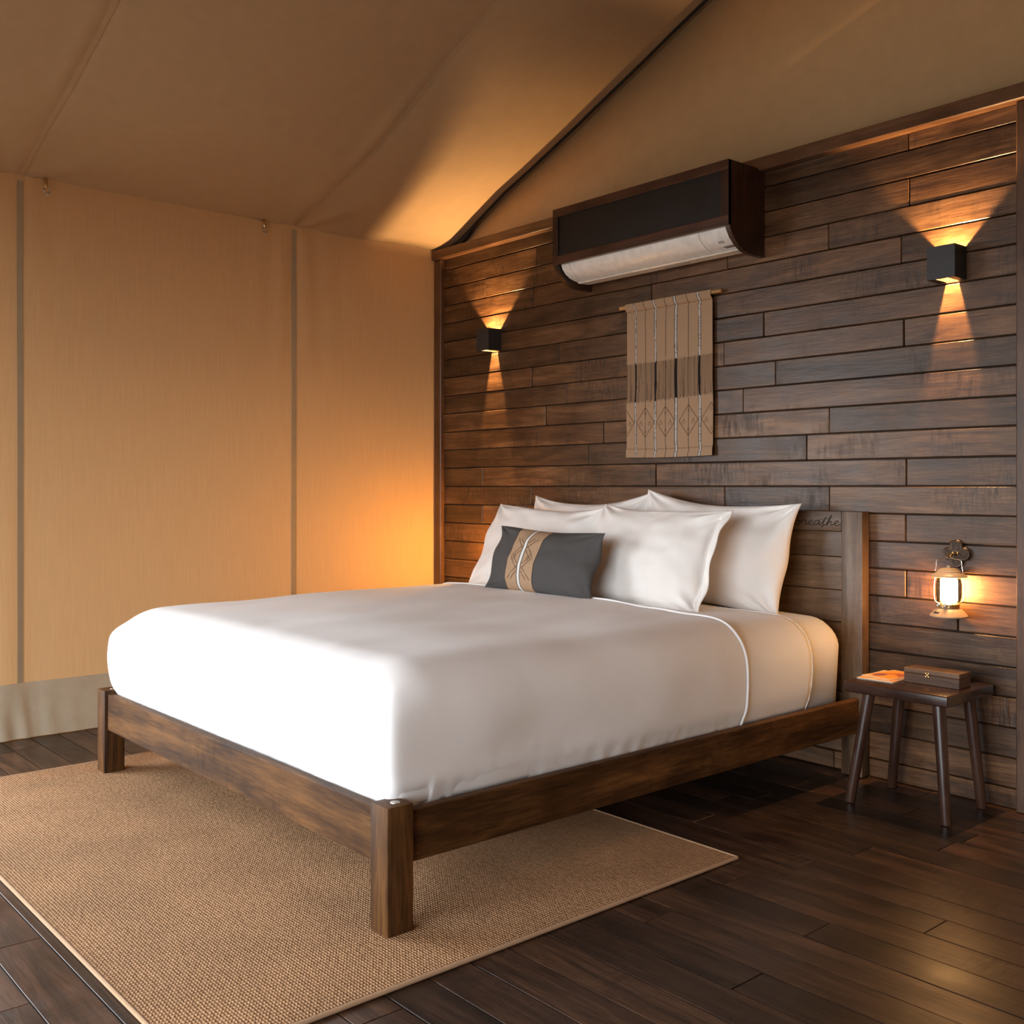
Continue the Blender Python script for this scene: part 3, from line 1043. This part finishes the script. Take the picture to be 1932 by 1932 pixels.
# ------------------------------------------------------------------ rug
RX0, RX1, RY0, RY1 = 0.655, 3.004, -2.62, -1.135
bm = bmesh.new()
nxr, nyr = 110, 80
g = []
RYA = -2.85
for i in range(nxr + 1):
    u = i / nxr
    row = []
    for j in range(nyr + 1):
        v = j / nyr
        x = 0.643 + (3.004 - 0.643) * u
        y = RYA + (-1.135 - RYA) * v
        row.append(bm.verts.new((x, y, 0.0095 + 0.0012 * nz(x * 5, y * 5, 2))))
    g.append(row)
for i in range(nxr):
    for j in range(nyr):
        bm.faces.new((g[i][j], g[i + 1][j], g[i + 1][j + 1], g[i][j + 1]))
r = bmesh.ops.extrude_edge_only(bm, edges=[e for e in bm.edges if e.is_boundary])
for v in [v for v in r['geom'] if isinstance(v, bmesh.types.BMVert)]: v.co.z = 0.0005
rug = tag(obj('rug', bm, M['rug'], None, True, (1.8, -2.0, 0), 50), 'tan woven sisal rug lying under the foot of the bed', 'rug')
bm = bmesh.new()
cor = [(0.643, RYA), (3.004, RYA), (3.004, -1.135), (0.643, -1.135)]
for a, b in zip(cor, cor[1:] + cor[:1]):
    add_tube(bm, [(a[0], a[1], 0.0065), (b[0], b[1], 0.0065)], 0.0055, 8)
tag(obj('binding', bm, M['rug_edge'], rug), 'paler corded edge')

# ------------------------------------------------------------------ side table
st = empty('side_table', (3.09, -0.22, 0), 'small dark brown stool-like bedside table with splayed round legs', 'table')
box('tabletop', (2.900, -0.385, 0.394), (3.282, -0.050, 0.432), M['stool'], st, 0.006, 3)
for (fx, fy), (tx, ty) in (((2.915, -0.364), (2.968, -0.325)), ((3.262, -0.354), (3.222, -0.325)), ((2.922, -0.088), (2.968, -0.11)), ((3.255, -0.083), (3.222, -0.11))):
    bm = bmesh.new()
    add_tube(bm, [(fx, fy, 0.002), (fx, fy, 0.006), ((fx + tx) / 2, (fy + ty) / 2, 0.2), (tx, ty, 0.396)], [0.0165, 0.0175, 0.0195, 0.0215], 20)
    obj('leg', bm, M['stool_leg'], st)

kb = empty('keepsake_box', (3.15, -0.20, 0.432), 'small rectangular wooden box with a metal clasp on the bedside table', 'box')
bx = (3.052, -0.242, 0.4325)
by = (3.252, -0.160, 0.484)
box('body', bx, (by[0], by[1], 0.466), M['box'], kb, 0.0015)
box('lid', (bx[0], bx[1], 0.4668), by, M['box'], kb, 0.0015)
bm = bmesh.new()
for cx_, cz_, r_ in ((-0.005, 0.006, 0.0045), (0.005, 0.006, 0.0045), (-0.005, -0.005, 0.0045), (0.005, -0.005, 0.0045), (0, 0.0005, 0.005)):
    m4 = Matrix.Translation((3.138 + cx_, bx[1] - 0.0012, 0.4655 + cz_))
    bmesh.ops.create_uvsphere(bm, u_segments=12, v_segments=8, radius=r_, matrix=m4 @ Matrix.Diagonal((1, 0.5, 1, 1)))
tag(obj('clasp', bm, M['brass'], kb), 'brass clasp')


def leaflet(name, loc, rot, w, h, th, seed, label):
    bm = bmesh.new()
    n = 40
    cl = bm.verts.layers.float_color.new('print')
    g = [[bm.verts.new((-w / 2 + w * i / n, -h / 2 + h * j / n, th)) for j in range(n + 1)] for i in range(n + 1)]
    for i in range(n + 1):
        for j in range(n + 1):
            u, v = i / n, j / n
            k = nz(u * 3 + seed, v * 3, 0.4)
            c = (0.75, 0.30, 0.06) if k < 0.15 else (0.80, 0.46, 0.16)
            if abs(v - 0.45 - 0.2 * math.sin(u * 5 + seed)) < 0.10: c = (0.55, 0.16, 0.05)
            if (u - 0.3) ** 2 + (v - 0.3) ** 2 < 0.03: c = (0.28, 0.10, 0.12)
            if (u - 0.72) ** 2 + (v - 0.62) ** 2 < 0.018: c = (0.42, 0.10, 0.10)
            if min(u, v, 1 - u, 1 - v) < 0.05: c = (0.70, 0.52, 0.34)
            g[i][j][cl] = (*c, 1)
    for i in range(n):
        for j in range(n):
            bm.faces.new((g[i][j], g[i + 1][j], g[i + 1][j + 1], g[i][j + 1]))
    r = bmesh.ops.extrude_edge_only(bm, edges=[e for e in bm.edges if e.is_boundary])
    for v in [v for v in r['geom'] if isinstance(v, bmesh.types.BMVert)]:
        v.co.z = 0
        v[cl] = (0.75, 0.68, 0.58, 1)
    me = finish(bm, name, M['paper'], True, None, 40)
    return tag(link(name, me, None, loc, rot), label, 'leaflet', 'leaflets on the bedside table')


leaflet('leaflet', (2.972, -0.205, 0.4325), (0, 0, R(3)), 0.135, 0.205, 0.004, 1.0, 'lower orange printed leaflet lying flat on the bedside table')
leaflet('leaflet', (2.978, -0.190, 0.4370), (0, 0, R(-9)), 0.120, 0.180, 0.003, 5.0, 'upper orange printed leaflet, turned askew on the one below it')


# ------------------------------------------------------------------ lanterns on their brackets
def bracket(xc, label):
    b = empty('wall_bracket', (xc, -0.02, 0.878), label, 'bracket', 'bronze lantern brackets')
    zc = 0.878
    for a in (90, 0, 180, 270):
        c = Vector((xc + 0.027 * math.cos(R(a)), 0, zc + 0.027 * math.sin(R(a))))
        bm = bmesh.new()
        add_lathe(bm, [(0.022, 0), (0.0245, 0.004), (0.0245, 0.014), (0.022, 0.017), (0.019, 0.0165)], (0, 0, 0), 28)
        # a raised spiral on the face
        sp = []
        for i in range(60):
            th = i / 59 * 2.4 * 2 * PI
            rr = 0.003 + 0.0145 * i / 59
            sp.append((rr * math.cos(th), rr * math.sin(th), 0.0168))
        add_tube(bm, sp, 0.0018, 6)
        bmesh.ops.rotate(bm, verts=bm.verts, cent=(0, 0, 0), matrix=Matrix.Rotation(PI / 2, 3, 'X'))
        bmesh.ops.translate(bm, verts=bm.verts, vec=(c.x, -0.016, c.z))
        obj('spiral_disc', bm, M['bronze'], b)
    bm = bmesh.new()
    add_tube(bm, [(xc, -0.03, zc), (xc, -0.065, zc - 0.002), (xc, -0.078, zc - 0.010), (xc, -0.086, zc - 0.008), (xc, -0.09, zc + 0.004)], 0.0035, 10)
    for sx in (-0.009, 0.009):
        bmesh.ops.create_uvsphere(bm, u_segments=10, v_segments=8, radius=0.0048, matrix=Matrix.Translation((xc + sx, -0.036, zc + 0.003)))
    obj('hook', bm, M['brass'], b)
    bm = bmesh.new()
    add_tube(bm, [(xc - 0.018, -0.026, zc + 0.045), (xc - 0.025, -0.03, zc + 0.045)], 0.003, 8)
    obj('screw', bm, M['brass'], b)
    return b


def lantern(xc, label, glow):
    y = -0.082
    L = empty('lantern', (xc, y, 0.655), label, 'lantern', 'lit hanging lanterns')
    c = (xc, y, 0)
    bm = bmesh.new()
    add_lathe(bm, [(0.060, 0.655), (0.064, 0.657), (0.0645, 0.661), (0.058, 0.668), (0.050, 0.677), (0.042, 0.684), (0.033, 0.688), (0.030, 0.689)], c, 40)
    fnt = obj('fuel_base', bm, M['enamel'], L)
    bm = bmesh.new()
    add_tube(bm, [(xc - 0.030, y - 0.046, 0.672), (xc - 0.010, y - 0.052, 0.672)], 0.0035, 8)
    obj('slot', bm, M['black'], fnt)
    bm = bmesh.new()
    add_lathe(bm, [(0.030, 0.688), (0.036, 0.690), (0.036, 0.701), (0.032, 0.705), (0.027, 0.706)], c, 32)
    col = obj('burner_collar', bm, M['brass'], L)
    for dx, dy in ((-0.026, -0.028), (0.006, -0.038)):
        bm = bmesh.new()
        bmesh.ops.create_uvsphere(bm, u_segments=14, v_segments=10, radius=0.0085, matrix=Matrix.Translation((xc + dx, y + dy, 0.697)))
        obj('knob', bm, M['steel'], col)
    bm = bmesh.new()
    add_lathe(bm, [(0.024, 0.708), (0.0285, 0.716), (0.0285, 0.786), (0.025, 0.793)], c, 28)
    obj('glowing_mantle', bm, M[glow], L)
    bm = bmesh.new()
    add_lathe(bm, [(0.031, 0.706), (0.040, 0.716), (0.043, 0.735), (0.043, 0.772), (0.039, 0.790), (0.036, 0.796)], c, 32, False)
    obj('glass_chimney', bm, M['glass'], L)
    for k in range(4):
        a = R(45 + 90 * k)
        bm = bmesh.new()
        p = []
        for r_, z_ in ((0.034, 0.703), (0.046, 0.710), (0.0515, 0.726), (0.0525, 0.75), (0.051, 0.78), (0.047, 0.799)):
            p.append((xc + r_ * math.cos(a), y + r_ * math.sin(a), z_))
        add_tube(bm, smooth_path(p, 4), 0.0016, 8)
        obj('guard_wire', bm, M['steel'], L)
    bm = bmesh.new()
    add_lathe(bm, [(0.030, 0.797), (0.057, 0.797), (0.0615, 0.799), (0.060, 0.803), (0.050, 0.810), (0.041, 0.814), (0.039, 0.819), (0.033, 0.822), (0.031, 0.826), (0.020, 0.829), (0.008, 0.830), (0.007, 0.838), (0.003, 0.840)], c, 40)
    obj('hood', bm, M['enamel'], L)
    bm = bmesh.new()
    p = [(-0.043, 0.815), (-0.050, 0.818), (-0.047, 0.835), (-0.046, 0.852), (-0.040, 0.860), (-0.015, 0.864), (0, 0.872), (0.015, 0.864), (0.040, 0.860), (0.046, 0.852), (0.047, 0.835), (0.050, 0.818), (0.043, 0.815)]
    add_tube(bm, [(xc + a, y, b) for a, b in smooth_path(p, 4)], 0.0019, 8)
    obj('bail_handle', bm, M['steel'], L)
    return L


for xc, bl, ll, gl in ((3.137, 'dark bronze wall bracket of four spiral discs above the bedside table', 'small sand-coloured lantern glowing on the wall above the bedside table', 'glow'),
                   (0.685, 'dark bronze bracket on the timber wall near the canvas corner, mostly behind pillows', 'lit lantern hidden behind the pillows by the canvas corner', 'glow_amber')):
    bracket(xc, bl)
    lantern(xc, ll, gl)


# ------------------------------------------------------------------ cube wall lights
def sconce(xc, label):
    s = empty('wall_light', (xc, -0.05, 1.92), label, 'wall light', 'black cube wall lights')
    z0, z1 = 1.862, 1.980
    hw = 0.052
    bm = bmesh.new()
    add_box(bm, (xc - hw, -0.104, z0), (xc + hw, -0.100, z1))
    add_box(bm, (xc - hw, -0.100, z0), (xc - hw + 0.004, -0.008, z1))
    add_box(bm, (xc + hw - 0.004, -0.100, z0), (xc + hw, -0.008, z1))
    obj('housing', bm, M['black'], s, False)
    for sx in (-1, 1):
        a, b = sorted((xc + sx * 0.023, xc + sx * (hw - 0.004)))
        bm = bmesh.new()
        add_box(bm, (a, -0.100, z0 + 0.001), (b, -0.008, z0 + 0.003))
        obj('beam_flap', bm, M['black'], s, False)
    for nm, z, rx, ang in (('up', 1.925, PI, 165), ('down', 1.968, 0, 75)):
        ld = bpy.data.lights.new('beam', 'SPOT')
        ld.energy = SCONCE_W if nm == 'up' else SCONCE_W * 1.8
        ld.color = WARM
        ld.shadow_soft_size = 0.0065
        ld.spot_size = R(ang)
        ld.spot_blend = 0.2
        lo_ = link('beam', ld, s, (xc, -0.060, z), (rx, 0, 0))
    return s


sconce(0.535, 'black cube wall light glowing up and down beside the canvas wall')
sconce(3.117, 'black cube wall light above the lantern and bedside table')

# ------------------------------------------------------------------ air conditioner in its timber cover
AX0, AX1, AYF = 1.262, 2.305, -0.262
AZT, AZF = 2.452, 2.185
ac = empty('air_conditioner_cover', (1.78, -0.1, 2.09), 'dark timber cover with black mesh front fixed high on the board wall', 'cover')
side = [(-0.016, 2.088), (-0.105, 2.088), (-0.15, 2.098), (-0.19, 2.120), (-0.22, 2.150), (-0.235, AZF), (AYF, AZF), (AYF, AZT), (-0.016, AZT)]
side = [(-0.016, 2.085), (-0.110, 2.085), (-0.155, 2.093), (-0.195, 2.112), (-0.228, 2.140), (-0.250, 2.172), (AYF + 0.003, 2.205), (AYF + 0.003, AZT), (-0.016, AZT)]
for x0 in (AX0, AX1 - 0.022):
    bm = bmesh.new()
    add_prism(bm, side, lambda u_, v_, d: (d, u_, v_), x0, x0 + 0.022)
    obj('side_panel', bm, M['cover_z'], ac, True)
box('top_panel', (AX0 + 0.022, AYF + 0.003, AZT - 0.02), (AX1 - 0.022, -0.016, AZT), M['cover_x'], ac, 0.001)
fr = link('front_frame', None, ac, (1.78, AYF, 2.3))
FY0, FY1 = AYF, AYF + 0.02
box('rail', (AX0, FY0, AZT - 0.040), (AX1, FY1, AZT), M['cover_x'], fr, 0.0015)
box('rail', (AX0, FY0, AZF), (AX1, FY1, AZF + 0.040), M['cover_x'], fr, 0.0015)
box('stile', (AX0, FY0, AZF + 0.040), (AX0 + 0.035, FY1, AZT - 0.040), M['cover_z'], fr, 0.0015)
box('stile', (AX1 - 0.040, FY0, AZF + 0.040), (AX1, FY1, AZT - 0.040), M['cover_z'], fr, 0.0015)
box('mesh_screen', (AX0 + 0.03, FY0 + 0.008, AZF + 0.035), (AX1 - 0.035, FY0 + 0.012, AZT - 0.035), M['mesh_panel'], ac, 0)

acu = empty('air_conditioner', (1.78, -0.12, 2.13), 'white air conditioner whose curved underside shows below the timber cover', 'air conditioner')
prof = [(-0.018, 2.128), (-0.085, 2.116), (-0.135, 2.118), (-0.175, 2.128), (-0.205, 2.145), (-0.226, 2.168), (-0.236, 2.20), (-0.238, 2.40), (-0.018, 2.40)]
UX0, UX1 = AX0 + 0.030, AX1 - 0.028
for nm, a, b in (('end_cap', UX0, UX0 + 0.052), ('casing', UX0 + 0.0545, UX1 - 0.152), ('end_cap', UX1 - 0.1495, UX1)):
    bm = bmesh.new()
    pp = [prof[i] for i in (0, 1, 2, 3, 4, 5, 6, 7, 8)]
    add_prism(bm, pp, lambda u_, v_, d: (d, u_, v_), a, b)
    obj(nm, bm, M['white_plastic'], acu)
box('core', (UX0 + 0.01, -0.165, 2.15), (UX1 - 0.01, -0.03, 2.38), M['grey_plastic'], acu, 0)
# outlet louver across the underside
bm = bmesh.new()
add_prism(bm, [(-0.055, 2.112), (-0.128, 2.108), (-0.136, 2.113), (-0.128, 2.117), (-0.055, 2.120)], lambda u_, v_, d: (d, u_, v_), UX0 + 0.012, UX1 - 0.004)
obj('louver', bm, M['white_plastic'], acu)


def on_curve(y):
    for (a, za), (b, zb_) in zip(prof[2:], prof[3:]):
        if b <= y <= a: return za + (zb_ - za) * (y - a) / (b - a)
    return 2.118


def sticker(name, x0, x1, ya, yb, mat):
    bm = bmesh.new()
    q = []
    for o_ in (-0.0004, -0.0016):
        q.append([bm.verts.new((x, y, on_curve(y) + o_)) for x, y in ((x0, ya), (x1, ya), (x1, yb), (x0, yb))])
    bm.faces.new(q[0]); bm.faces.new(q[1][::-1])
    for k in range(4): bm.faces.new((q[0][k], q[1][k], q[1][(k + 1) % 4], q[0][(k + 1) % 4]))
    bmesh.ops.recalc_face_normals(bm, faces=bm.faces)
    return obj(name, bm, mat, acu, False)


sticker('label', UX1 - 0.072, UX1 - 0.022, -0.160, -0.164, M['ink'])
sticker('label', UX1 - 0.066, UX1 - 0.014, -0.150, -0.154, M['ink'])
sticker('label', UX1 - 0.074, UX1 - 0.046, -0.200, -0.188, M['grey_mark'])
bm = bmesh.new()
add_box(bm, (1.83, -0.105, 2.1068), (1.97, -0.085, 2.1078))
obj('label', bm, M['grey_mark'], acu, False)

# ------------------------------------------------------------------ woven wall hanging
WX0, WX1, WZ0, WZ1 = 1.536, 2.046, 1.258, 1.984
wh = empty('wall_hanging', (1.79, -0.03, 1.26), 'tan woven wall hanging with black and white stripes on a wooden rod', 'wall hanging')
bm = bmesh.new()
add_tube(bm, [(1.494, -0.036, 1.972), (2.098, -0.036, 1.974)], 0.0085, 14)
obj('rod', bm, M['rod'], wh)
bm = bmesh.new()
cl = bm.verts.layers.float_color.new('print')
na, nb = 300, 420
STR = (0.112, 0.350, 0.592, 0.858)
THIN = (0.230, 0.474, 0.733)


def hang_col(u, v):
    """u across, v down"""
    tan = (0.36, 0.235, 0.145)
    wob = 0.006 * nz(v * 4, u * 3, 2) + (0.012 * math.exp(-((v - 0.045) / 0.02) ** 2) + 0.014 * math.exp(-((v - 0.955) / 0.022) ** 2))
    uu = u - wob
    k = 0.95 + 0.1 * (nz(u * 120, v * 200, 0) + 0.5)
    top = 0.395 - 0.012 * u
    bot = 0.645 - 0.02 * u
    mid = top + 0.012 * nz(u * 60, 0, 1) < v < bot + 0.02 * nz(u * 70, 3, 1)
    for i, s in enumerate(STR):
        d = abs(uu - s)
        w = (0.010, 0.013, 0.018, 0.015)[i]
        if mid:
            w2 = w * (0.9 + 0.35 * nz(v * 14, s * 9, 5))
            if d < w2: return (0.012, 0.010, 0.010)
        else:
            if d < w * 0.62:
                return (0.46, 0.44, 0.41) if nz(v * 130, s * 5, 8) > -0.25 else (0.28, 0.25, 0.22)
            if d < w: return (0.02, 0.017, 0.015)
    for s in THIN:
        if abs(uu - s) < 0.0032: return (0.06, 0.04, 0.03)
    if mid:
        n_ = nz(u * 95, v * 2.2, 4)
        if n_ > 0.22: return (0.11, 0.07, 0.042)
        return (0.235, 0.15, 0.09)
    if abs(v - 0.052) < 0.0022 or abs(v - 0.947) < 0.0022: return (0.23, 0.15, 0.095)
    if 0.66 < v < 0.90:
        for s in (-0.01,) + THIN + (0.98,):
            a, b = abs(uu - s) / 0.105, (v - 0.775) / 0.095
            d1 = abs(a + abs(b) - 1)
            if d1 < 0.055: return (0.17, 0.10, 0.06)
            if a < 0.95 and abs(abs(a - 0.5) * 2.2 + abs(b - 0.12) * 1.6 - 0.33) < 0.085 and b < 0.22: return (0.17, 0.10, 0.06)
            if abs(a * 2.4 + abs(b + 0.62) * 2.5 - 0.3) < 0.08 or abs(a * 2.4 + abs(b - 0.62) * 2.5 - 0.3) < 0.08: return (0.19, 0.115, 0.07)
    return tuple(x * k for x in tan)


g = []
for i in range(na + 1):
    u = i / na
    row = []
    for j in range(nb + 1):
        v = j / nb
        x = WX0 + (WX1 - WX0) * u + 0.004 * (v - 0.5) * (u - 0.5) + 0.003 * nz(v * 5, 0, 2) * (1 if u > 0.5 else -1)
        z = WZ1 - (WZ1 - WZ0) * v - 0.004 * math.sin(u * PI) * v
        # wraps the rod at the top, ripples a little below
        y = -0.0465 if v < 0.03 else -0.0465 + 0.014 * smooth01((v - 0.03) / 0.03)
        y += 0.0035 * nz(u * 5, v * 2, 7) * smooth01(v / 0.15) - 0.010 * smooth01((v - 0.93) / 0.03) * 0.6
        vert = bm.verts.new((x, y, z))
        vert[cl] = (*hang_col(u, v), 1)
        row.append(vert)
    g.append(row)
for i in range(na):
    for j in range(nb):
        bm.faces.new((g[i][j], g[i][j + 1], g[i + 1][j + 1], g[i + 1][j]))
bmesh.ops.recalc_face_normals(bm, faces=bm.faces)
tx = obj('woven_cloth', bm, M['print'], wh, True, auto=None)
so = tx.modifiers.new('thick', 'SOLIDIFY'); so.thickness = 0.003; so.offset = 0

# ------------------------------------------------------------------ tent toggles under the eave
for y, lab in ((-2.213, 'small metal hook under the canvas eave beside the seam farther from the timber wall'),
               (-1.138, 'small metal hook under the canvas eave beside the seam nearer the timber wall')):
    hk = empty('eave_hook', (0.02, y, 2.44), lab, 'hook', 'metal hooks under the eave')
    bm = bmesh.new()
    add_tube(bm, [(0.004, y, 2.498), (0.026, y - 0.004, 2.494), (0.030, y - 0.005, 2.470), (0.028, y - 0.003, 2.462)], 0.0085, 10)
    obj('webbing', bm, M['brass'], hk)
    bm = bmesh.new()
    ring = [(0.028 + 0.002 * math.sin(a), y + 0.012 * math.cos(a), 2.449 + 0.017 * math.sin(a)) for a in [2 * PI * i / 20 for i in range(20)]]
    add_tube(bm, ring, 0.0036, 8, True)
    obj('ring', bm, M['steel'], hk)
